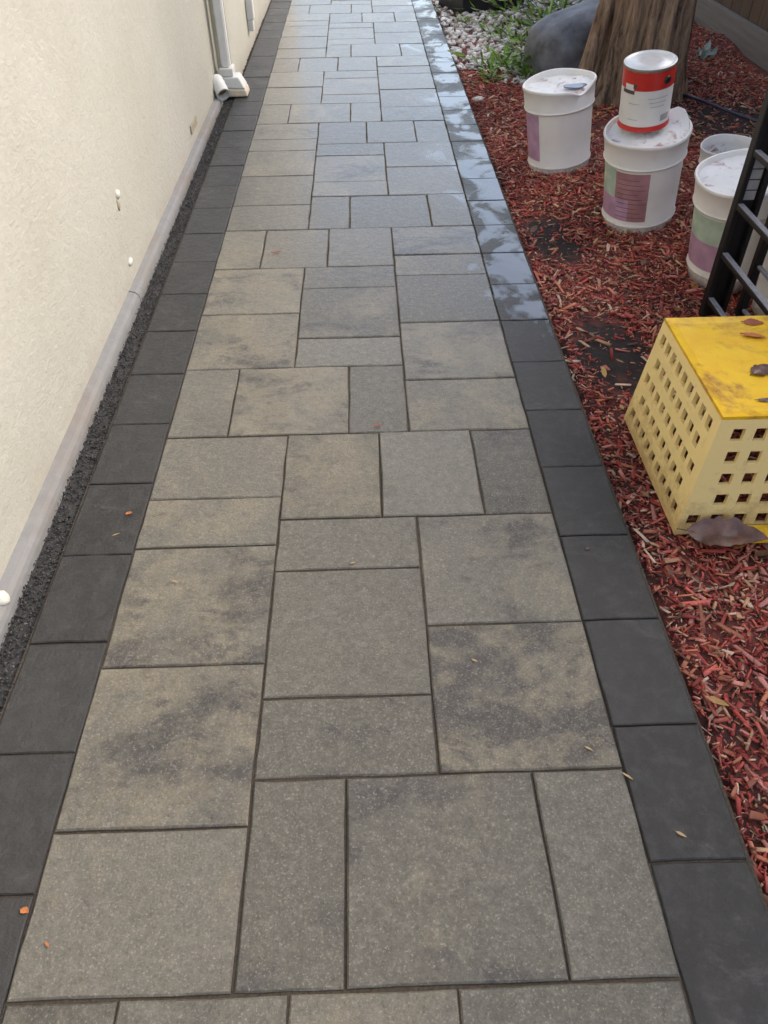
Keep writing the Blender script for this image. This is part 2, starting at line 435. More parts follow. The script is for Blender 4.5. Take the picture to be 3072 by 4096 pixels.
# ------------------------------------------------------------------ setting: ground
def mulch_z(x, y):
    return -0.030 + 0.016 * math.sin(5.1 * x + 1.3 * y) * math.sin(3.7 * y + .6) + 0.010 * math.sin(11 * x - 7 * y) + .02 * max(0, min(1, (x - 1.25) / 1.2))

g = MB(); g.add([(-60, -60, -.16), (60, -60, -.16), (60, 60, -.16), (-60, 60, -.16)], [(0, 1, 2, 3)])
tag(g.build('ground', M['soil']), kind='structure')

U = 0.0762
# joint sand / bedding under the pavers
bed = MB(); bed.box(-2.03 * U, 14.03 * U, -10 * U, 122 * U, -.09, -.0048)
path = tag(bed.build('paver_path', M['sand']), kind='structure')

NSEG = 4
def paver_mesh(w, l, seed, joint, ch, name):
    """chamfered unit with a slightly irregular moulded outline"""
    r = random.Random(seed)
    hw, hl = w / 2 - joint / 2, l / 2 - joint / 2
    loop = []
    for s in range(4):
        for k in range(NSEG):
            tt = k / NSEG
            c = [(-hw, -hl), (hw, -hl), (hw, hl), (-hw, hl)]
            a, b = c[s], c[(s + 1) % 4]
            p = Vector((a[0] + (b[0] - a[0]) * tt, a[1] + (b[1] - a[1]) * tt))
            j = .0014 if k else .0007
            loop.append(p + Vector((r.uniform(-j, j), r.uniform(-j, j))))
    n = len(loop); v = []
    for p in loop: v.append((p.x, p.y, -.055))
    for p in loop: v.append((p.x, p.y, -ch * r.uniform(.8, 1.2)))
    for p in loop:
        q = p - Vector((math.copysign(ch, p.x) if abs(abs(p.x) - hw) < .003 else 0, math.copysign(ch, p.y) if abs(abs(p.y) - hl) < .003 else 0))
        v.append((q.x, q.y, r.uniform(-.0006, .0006)))
    f = []
    for k in range(n):
        j = (k + 1) % n
        f.append((k, j, n + j, n + k)); f.append((n + k, n + j, 2 * n + j, 2 * n + k))
    f.append(tuple(range(2 * n, 3 * n)))
    me = bpy.data.meshes.new(name); me.from_pydata(v, [], f); me.update()
    return me

PAT = [(0,4,0,3),(0,4,3,7),(0,4,7,11),(0,4,11,13),(0,4,13,16),(0,2,16,20),(2,6,16,20),(6,8,16,20),(0,4,20,24),(0,4,24,28),(0,2,28,32),(2,5,28,32),(5,8,28,32),
       (4,6,0,4),(6,10,0,4),(10,12,0,4),(4,8,4,6),(4,8,6,10),(4,8,10,12),(4,7,12,16),(7,10,12,16),(10,12,12,16),(4,8,20,22),(4,8,22,26),(4,8,26,28),
       (8,12,4,8),(8,12,8,12),(8,12,16,19),(8,12,19,23),(8,12,23,27),(8,12,27,29),(8,12,29,32)]
cache = {}
def put_paver(u0, u1, v0, v1, mat, name, joint, ch, key):
    w, l = u1 - u0, v1 - v0
    var = rnd.randrange(3)
    kk = (key, round(w, 2), round(l, 2), var)
    if kk not in cache:
        me = paver_mesh(w * U, l * U, hash(kk[1:]) & 0xffff, joint, ch, name); me.materials.append(mat); cache[kk] = me
    o = bpy.data.objects.new(name, cache[kk])
    o.location = ((u0 + u1) / 2 * U, (v0 + v1) / 2 * U, rnd.uniform(-.0012, .0012))
    o.rotation_euler = (rnd.uniform(-.002, .002), rnd.uniform(-.002, .002), rnd.uniform(-.003, .003))
    o.color = LOOK.get((u0, u1, round(v0)), (rnd.random() ** 1.6 * .8, rnd.random() ** 2.4 * .65, rnd.random(), 1)) if key == 'f' else (0, 0, rnd.random(), 1)
    link(o, path)
# how the nearest units look: cream share, charcoal share, lightness
LOOK = {(0, 4, 0): (.35, .30, .75, 1), (4, 6, 0): (.15, .45, .25, 1), (6, 10, 0): (.50, .42, .35, 1), (10, 12, 0): (.05, .15, .50, 1),
        (0, 4, 3): (.70, .62, .55, 1), (4, 8, 4): (.15, .35, .25, 1), (8, 12, 4): (.85, .72, .55, 1), (4, 8, 6): (.10, .15, .45, 1),
        (0, 4, 7): (.65, .66, .70, 1), (8, 12, 8): (.45, .50, .70, 1), (4, 8, 10): (.30, .30, .50, 1), (0, 4, 11): (.50, .30, .75, 1),
        (0, 4, 13): (.45, .25, .75, 1), (2, 6, 16): (.80, .45, .80, 1), (0, 2, 16): (.45, .25, .75, 1), (0, 4, 20): (.70, .50, .80, 1), (0, 4, 24): (.75, .45, .85, 1)}
for k in range(-1, 4):
    for (u0, u1, v0, v1) in PAT:
        a, b = v0 + 32 * k, v1 + 32 * k
        if b <= -8 or a >= 120: continue
        put_paver(u0, u1, a, b, M['paver'], 'paver', .0042, .0026, 'f')
v = -7.2 + .0
while v < 118:
    put_paver(-1.97, 0.0, v, v + 3, M['border'], 'border_paver', .0034, .0022, 'b'); v += 3
v = -7.0
while v < 118:
    put_paver(12.0, 13.97, v, v + 3, M['border'], 'border_paver', .0034, .0022, 'b'); v += 3

# grit strip between border and footing
g = MB(); g.box(-.235, -2.06 * U, -.8, 9.2, -.09, -.014)
tag(g.build('grit_strip', M['gritbed']), kind='structure')
N = 9500
px = nrng.uniform(-.212, -.148, N); py = -.2 + 6.2 * nrng.random(N) ** 1.25
pos = np.stack([px, py, nrng.uniform(-.014, -.004, N)], 1); s = nrng.uniform(.0012, .0032, N)
o = scatter('dark_grit', ICO_V, ICO_F, pos, rots_euler(*(nrng.uniform(0, 6.28, (3, N)))), np.stack([s * nrng.uniform(.8, 1.5, N), s, s * .7], 1), M['grit'], jitter=.25)
tag(o, 'dark fine grit filling the gap beside the house footing', 'gravel', kind='stuff')

# mulch bed sheet with uneven surface
nx, ny = 40, 110
vs = []; fs = []
for j in range(ny + 1):
    for i in range(nx + 1):
        x = 1.068 + (3.1 - 1.068) * i / nx; y = -1.0 + 6.3 * j / ny
        vs.append((x, y, mulch_z(x, y) - .004 - (.02 if i == 0 else 0)))
for j in range(ny):
    for i in range(nx):
        a = j * (nx + 1) + i; fs.append((a, a + 1, a + nx + 2, a + nx + 1))
tag(mesh_obj('mulch_bed', vs, fs, M['soil'], smooth=True), kind='structure')
g = MB(); g.box(1.068, 3.1, 4.45, 9.6, -.15, -.036)
tag(g.build('gravel_bed', M['soil']), kind='structure')

CHIP_V = [(-.5, -.5, -.5), (.42, -.42, -.5), (.5, .35, -.5), (-.4, .5, -.5), (-.46, -.4, .5), (.4, -.3, .5), (.46, .3, .5), (-.42, .42, .5)]
def chips(N, x0, x1, y0, y1, pw=1.0, med=.0185):
    x = nrng.uniform(x0, x1, N); y = y0 + (y1 - y0) * nrng.random(N) ** pw
    bare = np.zeros(N, bool)
    for (bx, by, br) in ((1.21, 1.66, .125), (1.24, 1.48, .09), (1.20, 2.28, .11), (1.18, 2.47, .085), (2.3, 3.6, .3), (1.75, 3.5, .2)):
        d = np.hypot(x - bx, (y - by) * .8); bare |= (d < br * nrng.uniform(.6, 1.3, N)) & (nrng.random(N) < .88)
    x, y = x[~bare], y[~bare]; n = len(x)
    z = np.array([mulch_z(a, b) for a, b in zip(x, y)]) + nrng.uniform(-.006, .010, n)
    L = np.clip(nrng.lognormal(math.log(med), .55, n), .006, .065); Wd = np.clip(L * nrng.uniform(.09, .34, n), .0016, .010)
    T = nrng.uniform(.001, .0035, n)
    R = rots_euler(nrng.normal(0, .35, n), nrng.normal(0, .28, n), nrng.uniform(0, 6.28, n))
    return np.stack([x, y, z], 1), R, np.stack([L, Wd, T], 1)
p, R, s = chips(66000, 1.082, 2.78, -.7, 4.7, 1.15)
pg, Rg, sg = chips(3200, 1.10, 2.7, -.6, 4.5, 1.2, .034); pg[:, 2] += .003; sg[:, 1] *= 1.25
p, R, s = np.concatenate([p, pg]), np.concatenate([R, Rg]), np.concatenate([s, sg])
pf, Rf, sf = chips(60000, 1.072, 2.6, -.7, 4.6, 1.25, .009)
p, R, s = np.concatenate([p, pf]), np.concatenate([R, Rf]), np.concatenate([s, sf])
p2, R2, s2 = chips(5000, 2.0, 2.80, 4.6, 6.2)
p, R, s = np.concatenate([p, p2]), np.concatenate([R, R2]), np.concatenate([s, s2])
tag(scatter('wood_chip_mulch', CHIP_V, BOXF, p, R, s, M['chips'], jitter=.12), 'red dyed wood chip mulch covering the planting bed', 'mulch', kind='stuff')
# leaf litter lying in the mulch
LEAF_V = [(-.5, 0, 0), (-.2, .28, .06), (.2, .24, .02), (.5, 0, .10), (.2, -.26, .05), (-.2, -.25, .03), (0, 0, -.04)]
LEAF_F = [(0, 6, 1), (1, 6, 2), (2, 6, 3), (3, 6, 4), (4, 6, 5), (5, 6, 0)]
N = 1500
x = 1.09 + 1.68 * nrng.random(N) ** .8; y = -.3 + 5.0 * nrng.random(N) ** .8
z = np.array([mulch_z(a, b) for a, b in zip(x, y)]) + nrng.uniform(.010, .022, N); L = nrng.uniform(.018, .05, N)
o = scatter('leaf_litter', LEAF_V, LEAF_F, np.stack([x, y, z], 1), rots_euler(nrng.normal(0, .25, N), nrng.normal(0, .25, N), nrng.uniform(0, 6.28, N)), np.stack([L, L * nrng.uniform(.4, .9, N), L * .8], 1), M['litter'], jitter=.2)
tag(o, 'small yellow and brown dead leaves scattered over red mulch', 'leaf litter', kind='stuff')
# white pebbles further back
N = 7500
x = 1.075 + 1.75 * nrng.random(N); y = 4.35 + 3.6 * nrng.random(N) ** 1.4
keep = (x < 1.72 + .12 * np.sin(3 * y) + np.clip((y - 4.9) * .35, 0, .5)) & (y > 4.75 - .45 * np.clip((x - 1.1) / .5, 0, 1) + nrng.normal(0, .14, N)); x, y = x[keep], y[keep]; N = len(x)
s = nrng.uniform(.008, .022, N)
o = scatter('white_gravel', ICO_V, ICO_F, np.stack([x, y, nrng.uniform(-.034, -.012, N)], 1), rots_euler(nrng.normal(0, .3, N), nrng.normal(0, .3, N), nrng.uniform(0, 6.28, N)), np.stack([s * nrng.uniform(1, 1.7, N), s, s * .6], 1), M['pebble'], smooth=True, jitter=.15)
tag(o, 'white pebbles spread beyond the red mulch', 'gravel', kind='stuff')

# ------------------------------------------------------------------ house wall on the left
wall = empty('house_wall', (-.24, 2.0, 0))
tag(wall, 'cream stucco house wall running along the left of the path', 'wall')
def wpart(name, mb, mat, bv=0):
    o = mb.build(name, mat, wall); o.location = (.24, -2.0, 0)
    if bv: bevel(o, bv)
    return o
b = MB(); b.box(-.60, -.238, -1.6, 4.24, .030, 2.7); wpart('stucco_face', b, M['stucco'])
b = MB(); b.box(-.60, -.166, 4.243, 9.4, -.10, 2.7); wpart('stucco_face', b, M['stucco'])
b = MB()
prof = [(-.5, -.10), (-.207, -.10), (-.207, .006), (-.2105, .018), (-.219, .026), (-.2405, .031), (-.5, .031)]
ys = [-1.6, 1.93, 1.937, 4.238]
for (ya, yb) in ((-1.6, 1.932), (1.937, 4.238)):
    v0 = [(x, ya, z) for x, z in prof] + [(x, yb, z) for x, z in prof]; k = len(prof)
    b.add(v0, [(i, (i + 1) % k, k + (i + 1) % k, k + i)[::-1] for i in range(k)] + [tuple(range(k)), tuple(range(2 * k - 1, k - 1, -1))])
wpart('footing', b, M['footing'])

def blob(name, loc, sc, mat, parent, seed, sub=2):
    bm = bmesh.new(); bmesh.ops.create_icosphere(bm, subdivisions=sub, radius=1)
    for q in bm.verts:
        d = 1 + .35 * mnoise.noise(q.co * 1.7 + Vector((seed, seed * 2.1, 0)))
        q.co = Vector((q.co.x * sc[0] * d, q.co.y * sc[1] * d, q.co.z * sc[2] * d))
    me = bpy.data.meshes.new(name); bm.to_mesh(me); bm.free(); me.materials.append(mat)
    me.polygons.foreach_set('use_smooth', [True] * len(me.polygons))
    o = bpy.data.objects.new(name, me); o.location = loc
    return link(o, parent)
def wblob(name, loc, sc, mat, seed):
    o = blob(name, Vector(loc) - Vector((-.24, 2.0, 0)), sc, mat, wall, seed); return o
wblob('plaster_patch', (-.238, 2.06, .285), (.010, .018, .013), M['plaster'], 1)
wblob('plaster_drip', (-.238, 2.045, .258), (.006, .010, .018), M['tan'], 2)
wblob('plaster_patch', (-.238, 2.02, .087), (.010, .020, .011), M['plaster'], 5)
b = MB(); b.box(-.238, -.231, 3.27, 3.42, .078, .112); bevel(wpart('vent_plate', b, M['tan']), .002)
o = wblob('pipe_stub', (-.226, .685, .026), (.020, .016, .016), M['plaster'], 9)

# ------------------------------------------------------------------ downspout
dsp = empty('downspout', (-.195, 4.15, 0))
tag(dsp, 'cream painted rectangular downspout with stepped outlet boot at the wall corner', 'downspout')
def dpart(name, args, mat, bv=.006):
    b = MB(); b.box(*args); return bevel(b.build(name, mat, dsp), bv)
dpart('pipe', (-.006, .034, -.030, .040, .135, 2.65), M['metal_white'])
dpart('pipe_rib', (.0342, .037, -.02, .03, .14, 2.64), M['metal_white'], .0015)
dpart('strap', (-.043, .042, -.041, .051, .62, .65), M['metal_white'], .002)
dpart('coupling', (-.022, .050, -.045, .055, .095, .1345), M['metal_white'])
# kicked-out boot
b = MB(); b.hexa([(-.018, -.055, .045), (.105, -.055, .040), (.105, .06, .040), (-.018, .06, .045), (-.025, -.05, .0945), (.075, -.05, .0945), (.075, .055, .0945), (-.025, .055, .0945)])
bevel(b.build('boot', M['metal_white'], dsp), .006)
b = MB(); b.hexa([(-.008, -.06, .004), (.115, -.06, .004), (.115, .065, .004), (-.008, .065, .004), (-.012, -.058, .044), (.106, -.058, .039), (.106, .063, .039), (-.012, .063, .044)])
bevel(b.build('outlet', M['cream'], dsp), .008, 3)
# short drain pipe end beside it
dr = empty('drain_pipe', (-.188, 3.985, .045), Vector((.45, -.8, -.55)).to_track_quat('Z', 'Y'))
tag(dr, 'short white corrugated drain pipe end beside the downspout outlet', 'pipe')
lathe('pipe_wall', [(.033, -.10), (.036, -.09), (.033, -.078), (.036, -.065), (.033, -.05), (.036, -.035), (.033, -.02), (.036, -.006), (.036, .0), (.029, .0), (.029, -.09)], M['metal_white'], dr, 28)
lathe('pipe_inside', [(.0, -.03), (.0289, -.03)], M['dark_hole'], dr, 20, False)
# second pipe further along the wall
cd = empty('conduit', (-.148, 5.12, 0))
tag(cd, 'thin white conduit with a junction box on the far bright wall', 'pipe')
tube('pipe', [(0, 0, 2.5), (0, 0, .30), (0, 0, .26)], .016, M['metal_white'], cd, 12)
b = MB(); b.box(-.016, .026, -.035, .035, .16, .265); bevel(b.build('junction_box', M['metal_white'], cd), .005)
b = MB(); b.box(-.016, .018, -.03, .03, .10, .1595); bevel(b.build('fitting', M['metal_white'], cd), .004)

# ------------------------------------------------------------------ fence on the right
fence = empty('wood_fence', (2.9, 5.0, 0))
tag(fence, 'dark brown wooden picket fence behind the tree trunk', 'fence')
b = MB(); b.box(2.83, 2.868, -1.2, 9.6, -.03, .125); o = b.build('kick_board', M['grey_board'], fence); o.location = (-2.9, -5.0, 0); bevel(o, .004)
b = MB(); b.box(-.009, .009, -.07, .07, .06, 1.85)
pk = None
y = -1.1; i = 0
while y < 9.5:
    if pk is None:
        o = b.build('picket', M['fence'], fence); bevel(o, .002, 1); pk = o
    else:
        o = pk.copy(); link(o, fence)
    o.location = (2.884 - 2.9 + rnd.uniform(-.003, .003), y - 5.0, rnd.uniform(-.01, .01)); y += .1475
for zz in (.35, 1.5):
    b = MB(); b.box(2.897, 2.935, -1.2, 9.6, zz, zz + .09); o = b.build('rail', M['fence'], fence); o.location = (-2.9, -5, 0)

# ------------------------------------------------------------------ tree
tree = empty('tree', (1.945, 4.06, -.02))
tag(tree, 'brown furrowed tree trunk behind the paint can', 'tree')
def trunk_r(z, a):
    base = .188 + .035 * math.exp(-z / .14) - .006 * z
    flare = .05 * math.exp(-z / .16) * (math.cos(5 * a + .8) + .6 * math.cos(3 * a + 2))
    rid = .016 * mnoise.noise(Vector((math.cos(a) * 16, math.sin(a) * 16, z * 5))) + .030 * abs(math.sin(8 * a + 1.5 * mnoise.noise(Vector((a * 2, z * .7, 0))))) + .012 * mnoise.noise(Vector((math.cos(a) * 7, math.sin(a) * 7, z * 1.3)))
    return max(.05, base + flare * .6 + rid)
vs = []; fs = []; na, nz = 96, 44
for j in range(nz + 1):
    z = 3.1 * (j / nz) ** 1.6 - .05
    for i in range(na):
        a = 2 * math.pi * i / na; r = trunk_r(max(z, 0), a)
        vs.append((r * math.cos(a) - .01 * z, r * math.sin(a) + .02 * z, z))
for j in range(nz):
    for i in range(na):
        fs.append((j * na + i, j * na + (i + 1) % na, (j + 1) * na + (i + 1) % na, (j + 1) * na + i))
mesh_obj('trunk', vs, fs, M['bark'], tree, True)
# a root that stands off the left of the trunk
tube('root', [(-.205, -.05, .62), (-.235, -.06, .42), (-.275, -.08, .22), (-.315, -.10, .06), (-.34, -.12, -.04)], [.03, .04, .042, .04, .035], M['bark'], tree, 14)
limbs = [((-.03, .06, 2.7), (-1.0, .4, 4.0), (-1.9, .3, 4.9)), ((0, .06, 2.9), (.9, .9, 4.2), (1.5, 1.5, 5.2)), ((-.03, .06, 2.9), (.3, -1.0, 4.1), (.4, -1.9, 4.9)), ((-.03, .06, 2.95), (-.2, 1.3, 4.4), (-.5, 2.2, 5.2)), ((-.03, .06, 3.0), (.1, .1, 4.4), (.0, .2, 5.8))]
for a_, b_, c_ in limbs:
    A, B, C_ = Vector(a_), Vector(b_), Vector(c_)
    tube('limb', [A, A.lerp(B, .5) + Vector((0, 0, .1)), B, B.lerp(C_, .5) + Vector((0, 0, .08)), C_], [.12, .095, .07, .05, .025], M['bark'], tree, 10)
cl = []
for a_, b_, c_ in limbs:
    for k in range(9):
        tt = rnd.random()
        p_ = Vector(b_).lerp(Vector(c_), tt * 1.15) + Vector((rnd.gauss(0, .45), rnd.gauss(0, .45), rnd.gauss(.1, .35)))
        cl.append((p_, rnd.uniform(.28, .55)))
PP = []
for p_, r_ in cl:
    for k in range(170):
        d = Vector((rnd.gauss(0, 1), rnd.gauss(0, 1), rnd.gauss(0, .7))).normalized() * r_ * rnd.random() ** .4
        PP.append(p_ + d)
N = len(PP); L = nrng.uniform(.06, .12, N)
scatter('crown', LEAF_V, LEAF_F, np.array([tuple(q) for q in PP]), rots_euler(nrng.normal(0, .7, N), nrng.normal(0, .7, N), nrng.uniform(0, 6.28, N)), np.stack([L, L * .6, L], 1), M['leaf_crown'], tree)

# ------------------------------------------------------------------ buckets
def prism_patch(name, prof, a0, a1, mat, parent, n=14):
    """a thin printed label following the bucket wall (its own thickness)"""
    v = []; f = []
    for i in range(n + 1):
        a = a0 + (a1 - a0) * i / n
        for r, z in prof: v.append(((r + .0012) * math.cos(a), (r + .0012) * math.sin(a), z))
    k = len(prof)
    for i in range(n):
        for j in range(k - 1): f.append((i * k + j, (i + 1) * k + j, (i + 1) * k + j + 1, i * k + j + 1))
    return mesh_obj(name, v, f, mat, parent, True)

def body_r(z): return .1265 + (z / .27) * .0065
H = .345
def lean_q(lx, ly): return Vector((0, 0, 1)).rotation_difference(Vector((lx, ly, 1)).normalized())

def bucket(base, lean, label, notch=None, lid='stained', prints=(), open_inside=False, flap=None, seed=1, yaw=0.0):
    t_ = empty('bucket', base, lean_q(*lean) @ Matrix.Rotation(yaw, 3, 'Z').to_quaternion())
    tag(t_, label, 'bucket', 'white paint buckets standing on the mulch')
    lathe('body', [(.121, .0), (.1235, .004), (body_r(.04) - .002, .040), (body_r(.045) + .0035, .044), (body_r(.05) + .0045, .048), (body_r(.055) + .003, .052), (body_r(.06), .056), (body_r(.16), .16), (.1330, .262)], M['bucket'], t_, 72, close_bottom=True)
    def nf(r, z, a):
        dz = 0; dr = 0
        if notch:
            an, wd, dp = notch
            d = (a - an + math.pi) % (2 * math.pi) - math.pi
            e = math.exp(-(d / wd) ** 2)
            if z > .285: dz = -dp * e * (z - .285) / .06; dr = -.010 * e * (z - .285) / .06
        dz += .003 * math.sin(3 * a + seed) * (1 if z > .3 else 0)
        return r + dr, z + dz
    lathe('collar', [(.1325, .2585), (.1395, .260), (.1415, .2635), (.1400, .267), (.1385, .271), (.1405, .30), (.1425, .332), (.1455, .336), (.1465, .341), (.1440, .346), (.1385, .3455), (.1365, .340), (.134, .30)], M['bucket'], t_, 72, fn=nf)
    # inside / lid
    if open_inside:
        lathe('inner_wall', [(.1335, .299), (.127, .06), (0, .06)], M['lid'], t_, 48)
    else:
        vs, fs = [], []; na, nr = 48, 14
        for j in range(nr + 1):
            r = .1362 * j / nr
            for i in range(na):
                a = 2 * math.pi * i / na
                x, y = r * math.cos(a), r * math.sin(a)
                z = .325 + .010 * mnoise.noise(Vector((x * 14, y * 14, seed))) + .004 * mnoise.noise(Vector((x * 45, y * 45, seed)))
                if flap:
                    fa, fh = flap
                    d = (a - fa + math.pi) % (2 * math.pi) - math.pi
                    z += fh * math.exp(-(d / .55) ** 2) * (r / .136) ** 3
                if notch:
                    d = (a - notch[0] + math.pi) % (2 * math.pi) - math.pi
                    z -= notch[2] * .9 * math.exp(-(d / (notch[1] * 1.1)) ** 2) * (r / .136) ** 2
                if j == nr: r2 = .1362; x, y = r2 * math.cos(a), r2 * math.sin(a)
                vs.append((x, y, z))
        for j in range(nr):
            for i in range(na):
                fs.append((j * na + i, (j + 1) * na + i, (j + 1) * na + (i + 1) % na, j * na + (i + 1) % na))
        mesh_obj('lid', vs, fs, M['lid'], t_, True)
    for nm, a0, a1, z0, z1, mt in prints:
        prism_patch(nm, [(body_r(z0), z0), (body_r((z0 + z1) / 2), (z0 + z1) / 2), (body_r(z1), z1)], math.radians(a0), math.radians(a1), M[mt], t_)
    return t_
# angles: 270 deg faces the camera, 180 deg the path
B1 = bucket((1.36, 3.08, -.03), (-.15, -.02), 'white paint bucket with a dented rim standing alone nearest the path', notch=(math.radians(300), .30, .026),
            prints=[('printed_label', 178, 222, .075, .255, 'mauve')], seed=3)
B2 = bucket((1.545, 2.515, -.03), (-.14, -.11), 'white paint bucket carrying the red and white paint can', flap=(math.radians(20), .05),
            prints=[('printed_label', 172, 236, .07, .15, 'mauve'), ('printed_label', 172, 212, .1505, .253, 'mint'), ('printed_label', 212, 265, .1505, .249, 'rose'), ('printed_label', 236, 265, .07, .150, 'rose')] +
            [('print_line', 216, 262 - (k % 3) * 6, .085 + .0175 * k, .0865 + .0175 * k, 'print_dark') for k in range(9)], seed=8)
for o in B2.children:
    if o.name.startswith('print_line'):
        for q in o.data.vertices: q.co.x *= 1.006; q.co.y *= 1.006
B3 = bucket((1.725, 2.07, -.02), (-.16, -.10), 'white paint bucket with torn lid half hidden behind the black ladder post', flap=(math.radians(20), .028),
            prints=[('printed_label', 165, 250, .07, .165, 'mauve'), ('printed_label', 165, 250, .1655, .25, 'mint')], seed=12)
B4 = bucket((1.875, 2.60, -.02), (-.10, -.05), 'small open white tub with rusty brown inside behind the torn bucket', open_inside=True, seed=15)
B4.scale = (.68, .68, .68)
B5 = bucket((1.835, 1.79, -.02), (-.02, 0), 'white bucket standing behind the rungs of the black ladder', seed=21)
# blue-grey wet flake on the first lid
o = mesh_obj('wet_flake', [(.052 * math.cos(a), .022 * math.sin(a) * (1 + .2 * math.sin(3 * a)), z) for z in (0, .004) for a in [2 * math.pi * k / 20 for k in range(20)]],
             [tuple(range(20, 40)), tuple(reversed(range(20)))] + [(k, (k + 1) % 20, 20 + (k + 1) % 20, 20 + k) for k in range(20)], M['puddle'], B1)
o.location = (.055, -.045, .3275); o.rotation_euler = (.1, .15, .3)

# ------------------------------------------------------------------ paint can
can_q = lean_q(-.12, -.10)
lean2 = Vector((-.14, -.11, 1)).normalized()
can_base = Vector((1.545, 2.515, -.03)) + lean2 * .347 + Vector((-.006, .045, 0.006))
can = empty('paint_can', can_base, can_q)
tag(can, 'red and white metal paint can standing on the white bucket lid', 'paint can')
RC, HC = .0835, .192
lathe('body', [(.0, .002), (RC - .002, .002), (RC, .0035), (RC, .1955)], M['paper'], can, 56)
lathe('bottom_band', [(RC + .0005, .0), (RC + .0022, .001), (RC + .0022, .006), (RC + .0008, .008), (RC + .0008, .018)], M['red'], can, 56)
lathe('red_band', [(RC + .0008, .132), (RC + .0008, .188)], M['red'], can, 56)
lathe('seam', [(RC + .0006, .1885), (RC + .003, .190), (RC + .003, .1945), (RC + .001, .197)], M['tin_dark'], can, 56)
lathe('lid', [(RC + .0008, .1972), (RC - .003, .1990), (RC - .008, .1975), (RC - .010, .1945), (RC - .016, .1945), (RC - .018, .1965), (.03, .1972), (0, .1968)], M['tin'], can, 56)
def can_patch(nm, a0, a1, z0, z1, mt): return prism_patch(nm, [(RC + .0006, z0), (RC + .0006, z1)], math.radians(a0), math.radians(a1), M[mt], can, 8)
can_patch('printed_mark', 192, 226, .120, .1315, 'print_dark')
can_patch('printed_mark', 200, 224, .1325, .150, 'paper')
can_patch('printed_mark', 222, 230, .138, .152, 'print_dark')
for k in range(3): can_patch('print_line', 258 + 3 * k, 306 - 4 * k, .107 - .0135 * k, .1088 - .0135 * k, 'print_grey')
for k in range(2): can_patch('print_line', 214, 240, .090 - .05 * k, .0918 - .05 * k, 'print_grey')
can_patch('printed_mark', 292, 318, .030, .050, 'print_grey')
for a in (298, 118):
    ra = math.radians(a)
    e_ = lathe('handle_ear', [(0, .006), (.008, .006), (.012, .004), (.013, 0)], M['black'], can, 20)
    e_.rotation_mode = 'QUATERNION'; e_.rotation_quaternion = Vector((math.cos(ra), math.sin(ra), 0)).to_track_quat('Z', 'Y')
    e_.location = ((RC + .001) * math.cos(ra), (RC + .001) * math.sin(ra), .158)

# ------------------------------------------------------------------ yellow crate (upside down)
crate = empty('milk_crate', (1.375, 1.06, -.02))
tag(crate, 'upturned yellow plastic crate with square holes in pale sides', 'crate')
CX, CY, HZ = 1.375, 1.06, .295
bx0, bx1, by0, by1 = 1.172 - CX, 1.60 - CX, .852 - CY, 1.278 - CY
tx0, tx1, ty0, ty1 = 1.196 - CX, 1.575 - CX, .872 - CY, 1.252 - CY
TH = .009
def side(name, A0, A1, T0, T1, nrm, ncol, shift):
    """one perforated side between bottom corners A and top corners T; real openings with wall thickness"""
    A0, A1, T0, T1, nrm = map(Vector, (A0, A1, T0, T1, nrm))
    def pt(s, t, d): return (A0.lerp(A1, s)).lerp(T0.lerp(T1, s), t) - nrm * d
    b = MB()
    def cell(s0, s1, t0, t1):
        b.hexa([pt(s0, t0, TH), pt(s1, t0, TH), pt(s1, t0, 0), pt(s0, t0, 0), pt(s0, t1, TH), pt(s1, t1, TH), pt(s1, t1, 0), pt(s0, t1, 0)])
    rows = [(.085 + .186 * k, .085 + .186 * k + .100) for k in range(5)]
    last = 0
    for ri, (t0, t1) in enumerate(rows):
        cell(0, 1, last, t0); last = t1
        off = .035 + ((ri * shift) % 1.0) * (1 / ncol) * .95
        s = 0
        for c in range(ncol):
            h0 = off + c * (.95 / ncol); h1 = h0 + .064
            if h1 > .975: break
            cell(s, h0, t0, t1); s = h1
        cell(s, 1, t0, t1)
    cell(0, 1, last, 1)
    return b.build(name, M['yellow_side'], crate)
g_ = TH
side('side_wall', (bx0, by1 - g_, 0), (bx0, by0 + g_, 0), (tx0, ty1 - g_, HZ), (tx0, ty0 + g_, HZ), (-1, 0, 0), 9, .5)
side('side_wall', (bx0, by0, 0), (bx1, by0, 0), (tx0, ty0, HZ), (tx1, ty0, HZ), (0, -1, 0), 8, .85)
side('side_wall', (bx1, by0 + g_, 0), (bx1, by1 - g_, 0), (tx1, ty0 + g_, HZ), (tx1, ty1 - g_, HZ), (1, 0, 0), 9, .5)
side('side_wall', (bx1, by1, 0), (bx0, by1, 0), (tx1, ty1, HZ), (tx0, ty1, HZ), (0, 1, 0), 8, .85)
# solid base, now uppermost, with a slightly sagging panel
vs, fs = [], []; nn = 18
for j in range(nn + 1):
    for i in range(nn + 1):
        s, t_ = i / nn, j / nn
        e_ = min(s, 1 - s, t_, 1 - t_)
        z = HZ + .0035 * math.exp(-(e_ / .03) ** 2) - .003 * min(1, e_ / .2) + .0008 * mnoise.noise(Vector((s * 6, t_ * 6, 3)))
        vs.append((tx0 + .0008 + (tx1 - tx0 - .0016) * s, ty0 + .0008 + (ty1 - ty0 - .0016) * t_, z + .004))
n0 = len(vs)
for j in range(nn):
    for i in range(nn):
        a = j * (nn + 1) + i; fs.append((a, a + 1, a + nn + 2, a + nn + 1))
ring = [i for i in range(nn + 1)] + [(j + 1) * (nn + 1) - 1 for j in range(1, nn + 1)] + [nn * (nn + 1) + i for i in range(nn - 1, -1, -1)] + [j * (nn + 1) for j in range(nn - 1, 0, -1)]
for k in ring: vs.append((vs[k][0], vs[k][1], HZ + .0006))
